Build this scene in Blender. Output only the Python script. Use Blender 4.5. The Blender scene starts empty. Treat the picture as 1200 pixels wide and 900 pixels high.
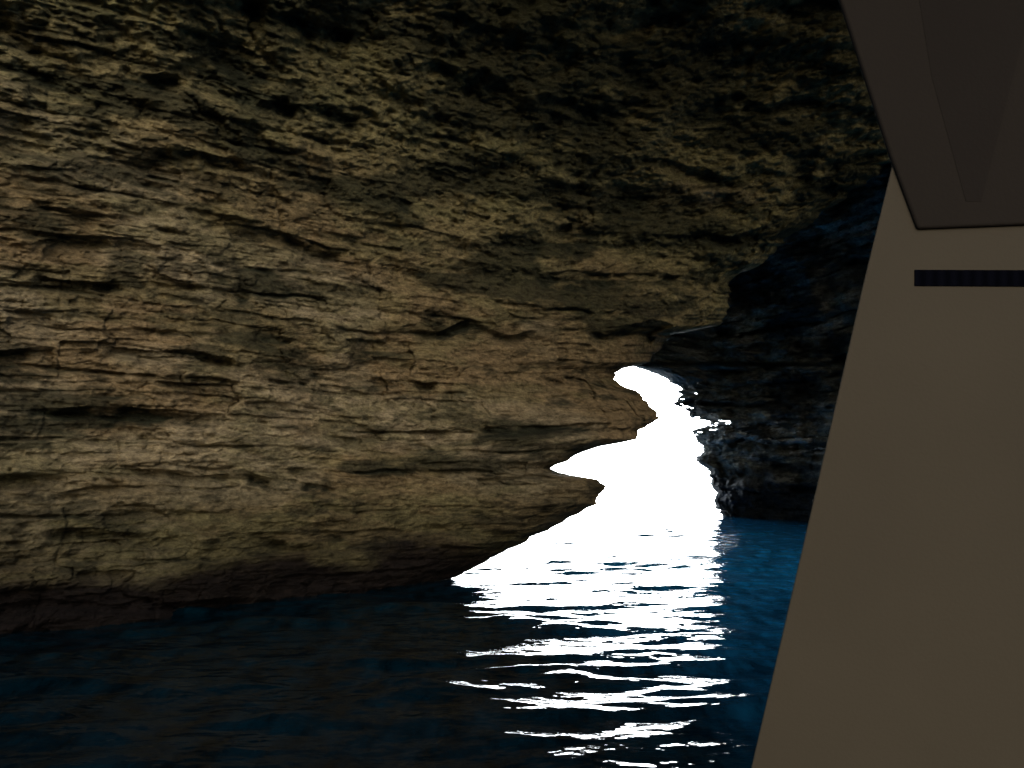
import bpy, math, numpy as np
from mathutils import Vector
F=1039.0; TH=math.atan(120/F); H=2.2
scene=bpy.context.scene
col=scene.collection

# ---------------------------------------------------------------- noise
def _h(ix,iy,iz,seed):
    h=(ix.astype(np.int64)*374761393+iy.astype(np.int64)*668265263+iz.astype(np.int64)*2147483647+seed*1274126177)&0xFFFFFFFF
    h=((h^(h>>13))*1274126177)&0xFFFFFFFF
    h=((h^(h>>16))*2246822519)&0xFFFFFFFF
    h=h^(h>>15)
    return (h&0xFFFFFF)/float(0xFFFFFF)
def vn(x,y,z,seed=0):
    fx,fy,fz=np.floor(x),np.floor(y),np.floor(z)
    u,v,w=x-fx,y-fy,z-fz
    u=u*u*u*(u*(u*6-15)+10); v=v*v*v*(v*(v*6-15)+10); w=w*w*w*(w*(w*6-15)+10)
    r=0
    for a in (0,1):
        for b in (0,1):
            for c in (0,1):
                r=r+_h(fx+a,fy+b,fz+c,seed)*(u if a else 1-u)*(v if b else 1-v)*(w if c else 1-w)
    return r*2-1
def fbm(x,y,z,o=4,seed=0,g=.5):
    r=0;a=1;t=0
    for i in range(o):
        ca,sa=math.cos(.6*i),math.sin(.6*i)
        xx=(x*ca-y*sa)*2**i; yy=(x*sa+y*ca)*2**i
        r=r+a*vn(xx+i*13.7,yy-i*7.3,z*2**i+i*3.1,seed+i); t+=a; a*=g
    return r/t*1.6
def ss(a,b,x):
    t=np.clip((x-a)/(b-a),0,1); return t*t*(3-2*t)
def strata(x,y,zz,thick,seed,warp=.2,cw=.07):
    L=zz/thick+warp*fbm(x*.5,y*.5,zz*.15,3,seed+50)
    i=np.floor(L); f=L-i
    a=vn(x*.4+i*3.3,y*.4,i*7.13+seed,seed)+.6*vn(x*1.5+i*1.3,y*1.5,i*4.13+seed,seed+3)
    b=vn(x*.4+(i+1)*3.3,y*.4,(i+1)*7.13+seed,seed)+.6*vn(x*1.5+(i+1)*1.3,y*1.5,(i+1)*4.13+seed,seed+3)
    w=ss(.84,1,f); h=a*(1-w)+b*w
    m=ss(.0,.6,vn(x*.7,y*.7,i*3.7,seed+9)+.55*vn(x*3.0,y*3.0,i*5.1,seed+19))
    crack=np.exp(-((f-.9)/cw)**2)*m
    return h,crack
def blocks(x,y,zz,thick,wid,seed):
    """ledge broken into blocks with chipped, offset faces and open joints"""
    i=np.floor(zz/thick); u=x/wid+.9*_h(i,i*0,i*0,seed)*7+.18*vn(x*3/wid,y*3/wid,zz*2/thick,seed+1)
    j=np.floor(u); f=u-j
    v=_h(j,i,i*0+3,seed+2)*2-1
    joint=np.exp(-(np.minimum(f,1-f)/.045)**2)*(_h(j,i,i*0+8,seed+5)>.55)
    return v,joint
def sinterp(K,xs,ys,wd=.09):
    r=0
    for o,wt in ((-1,.1),(-.5,.2),(0,.4),(.5,.2),(1,.1)): r=r+wt*np.interp(K+o*wd,xs,ys)
    return r

# ---------------------------------------------------------------- helpers
def mesh_grid(name,P,cols=None,keep=None,smooth=True):
    nr,nc,_=P.shape
    me=bpy.data.meshes.new(name)
    idx=np.arange(nr*nc).reshape(nr,nc)
    q=np.stack([idx[:-1,:-1],idx[:-1,1:],idx[1:,1:],idx[1:,:-1]],-1).reshape(-1,4)
    if keep is not None: q=q[keep.reshape(-1)]
    me.vertices.add(nr*nc); me.vertices.foreach_set('co',P.reshape(-1).astype(np.float32))
    me.loops.add(len(q)*4); me.loops.foreach_set('vertex_index',q.reshape(-1).astype(np.int32))
    me.polygons.add(len(q)); me.polygons.foreach_set('loop_start',(np.arange(len(q))*4).astype(np.int32))
    me.update(calc_edges=True); me.validate()
    me.polygons.foreach_set('use_smooth',np.full(len(me.polygons),smooth))
    if cols is not None:
        at=me.color_attributes.new('tint','FLOAT_COLOR','POINT')
        c=np.ones((nr*nc,4),np.float32); c[:,:3]=cols.reshape(-1,3); at.data.foreach_set('color',c.reshape(-1))
    ob=bpy.data.objects.new(name,me); col.objects.link(ob); return ob
def unp(px,py,depth):
    """world point at camera-axis depth"""
    xc=(px-600)/F*depth; yc=(450-py)/F*depth
    return Vector((xc, depth*math.cos(TH)-yc*math.sin(TH), H+depth*math.sin(TH)+yc*math.cos(TH)))
def tree(name):
    m=bpy.data.materials.new(name); m.use_nodes=True
    return m,m.node_tree,m.node_tree.nodes['Principled BSDF']

# ---------------------------------------------------------------- rock material
def rock_mat(name,sc=1.0,bump=.5):
    m,nt,bs=tree(name); N=nt.nodes; L=nt.links
    at=N.new('ShaderNodeAttribute'); at.attribute_name='tint'
    tc=N.new('ShaderNodeTexCoord')
    mp=N.new('ShaderNodeMapping'); mp.inputs['Scale'].default_value=(1*sc,1*sc,3.0*sc); L.new(tc.outputs['Object'],mp.inputs['Vector'])
    n1=N.new('ShaderNodeTexNoise'); n1.inputs['Scale'].default_value=3.6; n1.inputs['Detail'].default_value=9; n1.inputs['Roughness'].default_value=.74
    L.new(mp.outputs[0],n1.inputs['Vector'])
    n2=N.new('ShaderNodeTexNoise'); n2.inputs['Scale'].default_value=12*sc; n2.inputs['Detail'].default_value=6; n2.inputs['Roughness'].default_value=.78
    L.new(tc.outputs['Object'],n2.inputs['Vector'])
    r=N.new('ShaderNodeMapRange'); r.inputs[1].default_value=.34; r.inputs[2].default_value=.68; r.inputs[3].default_value=.38; r.inputs[4].default_value=1.55
    L.new(n1.outputs['Fac'],r.inputs[0])
    r2=N.new('ShaderNodeMapRange'); r2.inputs[1].default_value=.3; r2.inputs[2].default_value=.7; r2.inputs[3].default_value=.6; r2.inputs[4].default_value=1.4
    L.new(n2.outputs['Fac'],r2.inputs[0])
    mu=N.new('ShaderNodeMath'); mu.operation='MULTIPLY'; L.new(r.outputs[0],mu.inputs[0]); L.new(r2.outputs[0],mu.inputs[1])
    vm=N.new('ShaderNodeVectorMath'); vm.operation='SCALE'; L.new(at.outputs['Color'],vm.inputs[0]); L.new(mu.outputs[0],vm.inputs['Scale'])
    L.new(vm.outputs[0],bs.inputs['Base Color'])
    bs.inputs['Roughness'].default_value=.9; bs.inputs['Specular IOR Level'].default_value=.12
    ad=N.new('ShaderNodeMath'); ad.operation='ADD'; L.new(n1.outputs['Fac'],ad.inputs[0]); L.new(n2.outputs['Fac'],ad.inputs[1])
    b=N.new('ShaderNodeBump'); b.inputs['Strength'].default_value=bump; b.inputs['Distance'].default_value=.16/sc
    L.new(ad.outputs[0],b.inputs['Height']); L.new(b.outputs[0],bs.inputs['Normal'])
    return m

# ---------------------------------------------------------------- near rock mass (wall + roof of the cave)
py=np.concatenate([np.linspace(905,-30,840)])
phi=TH+np.arctan((450-py)/F)
phi=np.concatenate([phi,np.linspace(phi[-1]+.01,math.radians(55),55)])
pyv=450-F*np.tan(np.clip(phi-TH,-1.4,1.4))
te=np.array([[-2600,3200],[-900,2300],[0,1330],[100,1180],[190,1050],[240,985],[280,925],[325,868],[345,858],[370,850],[382,838],[392,790],[405,772],[425,758],[431,730],[437,714],[450,727],[460,748],[470,764],[480,772],[490,773],[503,752],[515,742],[524,700],[535,672],[549,646],[556,668],[562,700],[570,706],[580,700],[592,698],[600,680],[612,655],[622,640],[640,606],[660,560],[672,535],[686,508],[720,465],[905,300]],float)
pe=np.interp(pyv,te[:,0],te[:,1])
ke=(pe-600)/F*np.cos(phi-TH)
ke=np.where(phi-TH>1.3, 2.0, np.minimum(ke,2.0))
zrow=H+22*np.tan(np.clip(phi,-1,1.2))
z0=zrow*0
vis=ss(-200,100,pyv)
ke=ke+vis*((.005+.012*ss(420,330,pyv))*fbm(zrow*1.0,z0,z0,5,5,.65)+.005*fbm(zrow*6,z0,z0+3,4,8,.6))
NC=920
s=np.linspace(0,1,NC)
KL=-1.3
sk=1-(1-s)**1.25
K=KL+(ke[:,None]-KL)*sk[None,:]
PH=np.repeat(phi[:,None],NC,1)
Dlo=sinterp(K,[-1.7,-1,-.577,-.337,-.08,0,.1,.17,.4,1,2],[5.5,9.8,13.3,15.8,20.0,19.8,19.0,19.2,20,22,22])
Dhi=sinterp(K,[-1.7,-1,-.577,-.337,-.08,.1,.25,.4,1,2],[5.5,9.8,13.3,15.8,20.0,23.5,26,27,27,27])
wd=ss(590,400,pyv)[:,None]
D=Dlo*(1-wd)+Dhi*wd
cp=np.maximum(np.cos(PH),.02); sp=np.maximum(np.sin(PH),.02)
p=3.0
Zc=12.5
R=((D/cp)**-p+(Zc/sp)**-p)**(-1/p)
wdt=ke[:,None]-K
t=np.clip(1-wdt/.10,0,1)
R=R+2.2*(1-np.sqrt(np.maximum(1-t*t*.98,0)))
def toP(K,PH,R):
    return np.stack([K*R,np.cos(PH)*R,H+np.sin(PH)*R],-1)
P0=toP(K,PH,R); x,y,z=P0[...,0],P0[...,1],P0[...,2]
zz=z-.024*x*np.clip(z-1.5,-1.5,3.2)+.16*fbm(x*.12,y*.12,z*.1,2,77)
up=ss(4.8,9.5,z+1.2*fbm(x*.3,y*.3,z*.3,2,12)+.12*(x+2))          # craggy upper part
h1,c1=strata(x,y,zz,1.25,1,.25,.10)
h2,c2=strata(x,y,zz+.05*fbm(x,y,z,2,3),.45,2,.2,.085)
h3,c3=strata(x,y,zz+.04*fbm(x*2,y*2,z,2,4),.17,3,.2)
h4,c4=strata(x*1.5,y*1.5,zz+.02*fbm(x*2,y*2,z,2,6),.085,7)
big=fbm(x*.28,y*.28,z*.45,4,20)
mid=fbm(x*.8,y*.8,z*2.0,5,21,.66)
iso=fbm(x*.60,y*.60,z*1.05,6,29,.64)
fine=fbm(x*3.2,y*3.2,z*5,4,27,.72)
rid=1-np.abs(fbm(x*.6+.2*z,y*.6,z*1.3,5,33,.60))*2
zw=zz+.06*fbm(x*.9,y*.9,z*2,3,61)
b1,j1=blocks(x+.5*y,y,zw,.62,1.7,101); b2,j2=blocks(x+.5*y,y,zw+.03*fine,.24,.75,111); b3,j3=blocks(x+.5*y,y,zw+.02*fine,.11,.33,121)
lowq=1-.2*up
midz=ss(2.5,4.5,z)*ss(10,7,z)
patch=ss(-.35,.35,fbm(x*.3,y*.3,z*.6,3,140))          # some areas blockier than others
d=.34*big+.18*h1-(.20+.12*midz+.15*up)*c1+(.11*h2-.13*c2)*lowq+(.045*h3-.045*c3)*lowq+(.02*h4-.018*c4)*lowq+.12*mid*(1-up*.3)+.065*fine
d+=(.5+.7*patch)*(.10*b1+.06*b2+.028*b3)-.08*j1*patch-.05*j2*patch
d+=up*(.46*iso+.22*rid+.04*fine)
fade=ss(0,.02,wdt)*.65+.35
R2=R-d*fade
P=toP(K,PH,R2)
# colours
och=np.array([.315,.232,.125]); pale=np.array([.41,.345,.22]); oli=np.array([.210,.190,.090]); moss=np.array([.215,.20,.095]); drk=np.array([.034,.037,.022]); wet=np.array([.010,.007,.007])
def mix(a,b,m): return a*(1-m[...,None])+b*m[...,None]
C=np.broadcast_to(och,P.shape).copy()
n_a=fbm(x*.35,y*.35,z*.8,4,40); n_b=fbm(x*.6+9,y*.6,zz*2.0,5,41,.6); n_c=fbm(x*.30,y*.30,zz*1.4,6,42,.68); n_d=fbm(x*.9,y*.9,zz*2.6,6,45,.74)
C=mix(C,pale,ss(.0,.6,n_a+.35*ss(-2,-8,x)-.5*up)*.8)
low=ss(3.2,.8,z)
C=mix(C,oli,np.clip(ss(-.1,.5,n_b)*.6+low*.6+up*.4,0,1)*.85)
C=mix(C,moss,ss(-.2,.4,n_a*-.7+.5*up)*up*.7)
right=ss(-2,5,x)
dm=ss(.0,.42,n_c-.05+.17*up+.05*right+.10*ss(0,.5,n_a*-1)-.14*ss(3,0,x+10))  # dark algae patches; bias to top and right paints in the light falloff
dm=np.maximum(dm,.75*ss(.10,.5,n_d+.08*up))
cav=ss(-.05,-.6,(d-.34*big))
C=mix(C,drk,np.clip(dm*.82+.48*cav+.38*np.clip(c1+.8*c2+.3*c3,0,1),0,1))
C*=(1-(.34-.22*up)*ss(-4.5,2.5,x+.8*n_a))[...,None]        # shade deeper in the cave, painted into the rock colour
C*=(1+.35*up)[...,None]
C*=(1-.45*ss(3.0,1.0,z+.4*n_b))[...,None]                  # damp splash zone, with painted-in shade at the wall's foot
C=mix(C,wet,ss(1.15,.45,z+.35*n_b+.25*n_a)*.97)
# return surface, running back along the passage
NR=70
tt=(np.linspace(0,1,NR+1)[1:])[None,:]**1.3
Re=R2[:,-1:]; ph2=np.repeat(phi[:,None],NR,1)
sweep=np.interp(pyv,[-200,300,420],[.2,.3,.9])[:,None]
Kr=ke[:,None]-sweep*tt
Rr=Re*(1+2.6*tt**1.15)
Pr=toP(Kr,ph2,Rr)
nr=fbm(Pr[...,0]*.4,Pr[...,1]*.4,Pr[...,2]*1.2,4,60)
Pr=toP(Kr-.03*np.abs(nr)*np.minimum(tt*6,1),ph2,Rr)
Cr=mix(np.broadcast_to(oli*.5,Pr.shape).copy(),drk,ss(-.3,.4,nr))
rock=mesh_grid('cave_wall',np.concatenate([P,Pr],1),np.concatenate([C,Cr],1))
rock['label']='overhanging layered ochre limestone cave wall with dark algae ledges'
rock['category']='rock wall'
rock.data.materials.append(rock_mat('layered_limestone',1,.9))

# ---------------------------------------------------------------- far rock wall beyond the passage
py=np.linspace(640,150,520); phi=TH+np.arctan((450-py)/F)
phi=np.concatenate([phi,np.linspace(phi[-1]+.02,math.radians(52),50)])
pyv=450-F*np.tan(phi-TH)
te=np.array([[-1000,300],[400,560],[424,640],[429,738],[436,765],[444,780],[452,797],[465,799],[474,792],[480,803],[490,812],[494,832],[500,828],[504,814],[515,812],[528,822],[540,818],[553,832],[566,834],[580,840],[596,838],[606,843],[640,850]],float)
pe=np.interp(pyv,te[:,0],te[:,1]); kl=(pe-600)/F*np.cos(phi-TH)
zr=60*np.tan(phi); kl=kl+(.009*fbm(zr*1.2,zr*0,zr*0,6,15,.88))*ss(300,420,pyv)
NC=640; s=np.linspace(0,1,NC)[None,:]
K=kl[:,None]+(1.5-kl[:,None])*(s**1.7)
PH=np.repeat(phi[:,None],NC,1)
D=np.interp(K,[-.3,.22,.33,.5,.8,1.5],[66,64,54,40,22,9])
R=D/np.cos(PH)
w=K-kl[:,None]; t=np.clip(1-w/.035,0,1); R=R+5*(1-np.sqrt(np.maximum(1-.98*t*t,0)))
P0=toP(K,PH,R); x,y,z=P0[...,0],P0[...,1],P0[...,2]
zz=z+.16*x
h1,c1=strata(x*.4,y*.4,zz,2.6,5); h2,c2=strata(x*.6,y*.6,zz,.9,6); h3,c3=strata(x*.8,y*.8,zz,.4,8)
big=fbm(x*.09,y*.09,z*.16,4,70); mid=fbm(x*.35,y*.35,zz*.8,5,71,.70)
d=2.4*big+1.3*h1-1.6*c1+.6*h2-.8*c2+.3*h3-.3*c3+1.8*mid
R2=R-d*(.3+.7*ss(0,.02,w))*(D/60)
P=toP(K,PH,R2)
C=np.broadcast_to(np.array([.27,.295,.285]),P.shape).copy()
C=mix(C,np.array([.60,.64,.60]),ss(.05,.55,fbm(x*.25,y*.25,zz*1.3,5,72,.70)))
C=mix(C,np.array([.08,.095,.105]),ss(-.1,.4,fbm(x*.2+5,y*.2,zz*.8,5,73,.6)+.6*c1+.5*c2))
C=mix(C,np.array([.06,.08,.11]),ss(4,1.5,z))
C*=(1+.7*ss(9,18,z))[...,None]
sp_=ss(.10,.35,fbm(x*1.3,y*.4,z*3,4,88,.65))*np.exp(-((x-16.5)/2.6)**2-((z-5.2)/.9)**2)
C=mix(C,np.array([.88,.93,1.0]),np.clip(sp_*3,0,1))  # pale specks in the colour, painted in as bluish glints of light
NR=30; tt=(np.linspace(1,0,NR+1)[:-1])[None,:]
Kr=kl[:,None]+.16*tt**.8; Rr=R2[:,:1]*(1+.9*tt)
Pr=toP(Kr,np.repeat(phi[:,None],NR,1),Rr)
Cr=np.broadcast_to(np.array([.06,.065,.06]),Pr.shape)
PP=np.concatenate([Pr,P],1); CC=np.concatenate([Cr,np.minimum(C,.95)],1)
# small ragged gaps where daylight shows through the broken rim
allw=(PP[...,0]/np.hypot(PP[...,1],PP[...,2]-H))-kl[:,None]
gn=fbm(PP[...,0]*1.4,PP[...,1]*0,PP[...,2]*5.5,5,88,.9)
zone=np.exp(-((PP[...,2]-7.0)/4.0)**2)
hole=(allw<.034)&(gn*zone>.19+allw*9)
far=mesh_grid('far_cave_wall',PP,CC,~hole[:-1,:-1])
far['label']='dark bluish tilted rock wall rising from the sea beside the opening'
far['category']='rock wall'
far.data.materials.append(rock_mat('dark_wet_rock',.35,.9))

# ---------------------------------------------------------------- sea
r=np.concatenate([[.05],np.geomspace(2.5,60,940),np.geomspace(61,9000,120)])
a_f=np.linspace(-38,38,800); a_s=np.linspace(38,322,90)[1:]
ang=np.radians(np.concatenate([a_f,a_s]))
RR,AA=np.meshgrid(r,ang,indexing='ij')
x=RR*np.sin(AA); y=RR*np.cos(AA)
rng=np.random.default_rng(31)
Zw=np.zeros_like(x)
gust=1+.7*fbm(x*.3,y*.55,x*0,3,99)
for i in range(120):
    lam=.34*(9**rng.random()); dirn=math.radians(rng.normal(90,29)); A=.0026*lam**1.0*rng.uniform(.5,1.3)
    k=2*math.pi/lam; ph=rng.uniform(0,6.28)
    att=np.clip(2-RR*.025/lam,0,1)
    wx=x+.35*lam*np.sin(.9*y/lam+ph)
    s_=np.sin(k*(wx*math.cos(dirn)+y*math.sin(dirn))+ph)
    Zw+=A*att*gust*(s_+.3*(s_*s_))
Zw*=np.clip((4000-RR)/3900,0,1)*(.70+.30*ss(7.5,9.5,RR))*(1-.4*ss(12,20,RR))
side=(np.abs(np.degrees(AA)-180)<141.9)
Zw=np.where(side,Zw*.5,Zw)
sea=mesh_grid('sea',np.stack([x,y,Zw],-1)[:,::-1])
sea['kind']='structure'; sea['label']='dark blue rippled sea water glinting with daylight'; sea['category']='water'
m,nt,bs=tree('sea_water'); N=nt.nodes; L=nt.links
tc=N.new('ShaderNodeTexCoord')
mp=N.new('ShaderNodeMapping'); mp.inputs['Scale'].default_value=(.9,1.2,1); L.new(tc.outputs['Object'],mp.inputs[0])
n=N.new('ShaderNodeTexNoise'); n.inputs['Scale'].default_value=5; n.inputs['Detail'].default_value=3; n.inputs['Roughness'].default_value=.5; L.new(mp.outputs[0],n.inputs['Vector'])
b=N.new('ShaderNodeBump'); b.inputs['Strength'].default_value=.4; b.inputs['Distance'].default_value=.022; L.new(n.outputs['Fac'],b.inputs['Height'])
n3=N.new('ShaderNodeTexNoise'); n3.inputs['Scale'].default_value=1.2; n3.inputs['Detail'].default_value=3; n3.inputs['Roughness'].default_value=.6; L.new(mp.outputs[0],n3.inputs['Vector'])
b3=N.new('ShaderNodeBump'); b3.inputs['Strength'].default_value=.4; b3.inputs['Distance'].default_value=.15; L.new(n3.outputs['Fac'],b3.inputs['Height']); L.new(b.outputs[0],b3.inputs['Normal'])
L.new(b3.outputs[0],bs.inputs['Normal'])
sx_=N.new('ShaderNodeSeparateXYZ'); L.new(tc.outputs['Object'],sx_.inputs[0])
# bluer towards the opening: light coming through the water, painted as colour
a1=N.new('ShaderNodeMath'); a1.operation='MULTIPLY_ADD'; a1.inputs[1].default_value=1.5; L.new(sx_.outputs[0],a1.inputs[0]); 
a2=N.new('ShaderNodeMath'); a2.operation='MULTIPLY'; a2.inputs[1].default_value=.42; L.new(sx_.outputs[1],a2.inputs[0]); L.new(a2.outputs[0],a1.inputs[2])
mr=N.new('ShaderNodeMapRange'); mr.inputs[1].default_value=5.5; mr.inputs[2].default_value=22; L.new(a1.outputs[0],mr.inputs[0])
# churned lighter patches in the water
mp4=N.new('ShaderNodeMapping'); mp4.inputs['Scale'].default_value=(1.6,.5,1); L.new(tc.outputs['Object'],mp4.inputs[0])
n4=N.new('ShaderNodeTexNoise'); n4.inputs['Scale'].default_value=1.6; n4.inputs['Detail'].default_value=7; n4.inputs['Roughness'].default_value=.72; L.new(mp4.outputs[0],n4.inputs['Vector'])
mr4=N.new('ShaderNodeMapRange'); mr4.inputs[1].default_value=.38; mr4.inputs[2].default_value=.66; mr4.inputs[3].default_value=.35; mr4.inputs[4].default_value=1.6; L.new(n4.outputs['Fac'],mr4.inputs[0])
cr=N.new('ShaderNodeMix'); cr.data_type='RGBA'; cr.inputs[6].default_value=(.0006,.0070,.0120,1); cr.inputs[7].default_value=(.006,.110,.26,1)
L.new(mr.outputs[0],cr.inputs[0])
vm4=N.new('ShaderNodeVectorMath'); vm4.operation='SCALE'; L.new(cr.outputs[2],vm4.inputs[0]); L.new(mr4.outputs[0],vm4.inputs['Scale']); L.new(vm4.outputs[0],bs.inputs['Base Color'])
bs.inputs['Roughness'].default_value=.04; bs.inputs['IOR'].default_value=1.33; bs.inputs['Specular IOR Level'].default_value=.06
sea.data.materials.append(m)

# ---------------------------------------------------------------- boat
def prism(name,pts,back,mat,bev=.006,parent=None):
    """pts: list of Vectors (front outline), back: extrusion Vector"""
    n=len(pts); vs=[tuple(p) for p in pts]+[tuple(p+back) for p in pts]
    fs=[tuple(range(n)),tuple(range(2*n-1,n-1,-1))]+[(i,i+n,(i+1)%n+n,(i+1)%n) for i in range(n)]
    me=bpy.data.meshes.new(name); me.from_pydata(vs,[],fs); me.update()
    import bmesh
    bm=bmesh.new(); bm.from_mesh(me); bmesh.ops.recalc_face_normals(bm,faces=bm.faces); bm.to_mesh(me); bm.free()
    ob=bpy.data.objects.new(name,me); col.objects.link(ob); me.materials.append(mat)
    if bev:
        mo=ob.modifiers.new('bevel','BEVEL'); mo.width=bev; mo.segments=3
    if parent: ob.parent=parent; ob.matrix_parent_inverse=parent.matrix_world.inverted()
    return ob
def paint(name,c,rough,var=.12,scale=3,spec=.15):
    m,nt,bs=tree(name); N=nt.nodes; L=nt.links
    tc=N.new('ShaderNodeTexCoord'); n=N.new('ShaderNodeTexNoise'); n.inputs['Scale'].default_value=scale; n.inputs['Detail'].default_value=6
    L.new(tc.outputs['Object'],n.inputs['Vector'])
    mx=N.new('ShaderNodeMix'); mx.data_type='RGBA'; mx.inputs[6].default_value=(*[v*(1-var) for v in c],1); mx.inputs[7].default_value=(*[v*(1+var) for v in c],1)
    L.new(n.outputs['Fac'],mx.inputs[0]); L.new(mx.outputs[2],bs.inputs['Base Color'])
    n2=N.new('ShaderNodeTexNoise'); n2.inputs['Scale'].default_value=180; L.new(tc.outputs['Object'],n2.inputs['Vector'])
    b=N.new('ShaderNodeBump'); b.inputs['Strength'].default_value=.12; b.inputs['Distance'].default_value=.002; L.new(n2.outputs['Fac'],b.inputs['Height']); L.new(b.outputs[0],bs.inputs['Normal'])
    bs.inputs['Roughness'].default_value=rough; bs.inputs['Specular IOR Level'].default_value=spec; return m
boat=bpy.data.objects.new('boat',None); boat.location=(1.3,1.5,0); col.objects.link(boat)
boat['label']='tour boat cabin side in shaded cream paint with dark roof bracket'; boat['category']='boat'
bpy.context.view_layer.update()
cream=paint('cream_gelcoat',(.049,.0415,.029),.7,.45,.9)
dark=paint('dark_grey_paint',(.0175,.0150,.0130),.9,spec=.04)
dark2=paint('charcoal_recess',(.0148,.0127,.0113),.9,spec=.04)
blk=paint('black_rubber',(.0012,.0013,.002),.9,spec=0)
nt=blk.node_tree; wv=nt.nodes.new('ShaderNodeTexWave'); wv.inputs['Scale'].default_value=14; wv.bands_direction='X'
tcb=nt.nodes.new('ShaderNodeTexCoord'); nt.links.new(tcb.outputs['Object'],wv.inputs['Vector'])
mxb=nt.nodes.new('ShaderNodeMix'); mxb.data_type='RGBA'; mxb.inputs[6].default_value=(.0014,.0016,.003,1); mxb.inputs[7].default_value=(.0024,.0027,.005,1)
nt.links.new(wv.outputs['Fac'],mxb.inputs[0]); nt.links.new(mxb.outputs[2],nt.nodes['Principled BSDF'].inputs['Base Color'])
dN=Vector((.02,.05,0))
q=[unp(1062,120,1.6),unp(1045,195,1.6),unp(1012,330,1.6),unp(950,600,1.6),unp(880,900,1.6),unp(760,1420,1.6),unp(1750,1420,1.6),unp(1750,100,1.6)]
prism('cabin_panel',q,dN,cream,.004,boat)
q=[unp(960,-80,1.592),unp(985,0,1.592),unp(1045,185,1.592),unp(1076,268,1.592),unp(1330,258,1.592),unp(1500,-80,1.592)]
prism('roof_bracket',q,Vector((.0,.012,0)),dark,.005,boat)
q=[unp(1066,-70,1.5914),unp(1092,90,1.5914),unp(1132,236,1.5914),unp(1150,236,1.5914),unp(1200,40,1.5914),unp(1225,-70,1.5914)]
prism('roof_gusset',q,Vector((0,.003,0)),dark2,0,boat)
q=[unp(1072,316,1.598),unp(1072,335,1.598),unp(1420,337,1.598),unp(1420,317,1.598)]
prism('vent_strip',q,Vector((0,.03,0)),blk,.001,boat)

# ---------------------------------------------------------------- light
w=bpy.data.worlds.new('World'); scene.world=w; w.use_nodes=True
N=w.node_tree.nodes; L=w.node_tree.links
sky=N.new('ShaderNodeTexSky'); sky.sky_type='NISHITA'; sky.sun_disc=False
EL=math.radians(27); AZ=math.radians(172)
sky.sun_elevation=EL; sky.sun_rotation=AZ; sky.dust_density=2.5; sky.air_density=1.0
bg=N['Background']; bg.inputs[1].default_value=.15
# bright glow added to the sky towards the opening, whitening its reflection
tc=N.new('ShaderNodeTexCoord'); dt=N.new('ShaderNodeVectorMath'); dt.operation='DOT_PRODUCT'; dt.inputs[1].default_value=(.10,.995,0.03)
L.new(tc.outputs['Generated'],dt.inputs[0])
mr=N.new('ShaderNodeMapRange'); mr.interpolation_type='SMOOTHSTEP'; mr.inputs[1].default_value=.86; mr.inputs[2].default_value=.985; mr.inputs[3].default_value=0; mr.inputs[4].default_value=280
L.new(dt.outputs['Value'],mr.inputs[0])
vs=N.new('ShaderNodeVectorMath'); vs.operation='SCALE'; vs.inputs[0].default_value=(.95,1,1.04); L.new(mr.outputs[0],vs.inputs['Scale'])
ad=N.new('ShaderNodeVectorMath'); ad.operation='ADD'; L.new(sky.outputs[0],ad.inputs[0]); L.new(vs.outputs[0],ad.inputs[1])
L.new(ad.outputs[0],bg.inputs[0])
sd=bpy.data.lights.new('sun','SUN'); sd.energy=.70; sd.angle=math.radians(24); sd.color=(1,.93,.80)
so=bpy.data.objects.new('sun',sd); col.objects.link(so)
sv=Vector((math.sin(AZ)*math.cos(EL),math.cos(AZ)*math.cos(EL),math.sin(EL)))
so.rotation_euler=(-sv).to_track_quat('-Z','Y').to_euler(); so.location=(-20,-20,30)
# ---------------------------------------------------------------- camera
cd=bpy.data.cameras.new('camera'); cam=bpy.data.objects.new('camera',cd); col.objects.link(cam)
cam.location=(0,0,H); cam.rotation_euler=(math.pi/2+TH,0,0); cd.sensor_width=36; cd.lens=F/1200*36; cd.clip_end=20000; cd.clip_start=.05
scene.camera=cam
scene.view_settings.view_transform='Standard'; scene.view_settings.look='None'; scene.view_settings.exposure=0
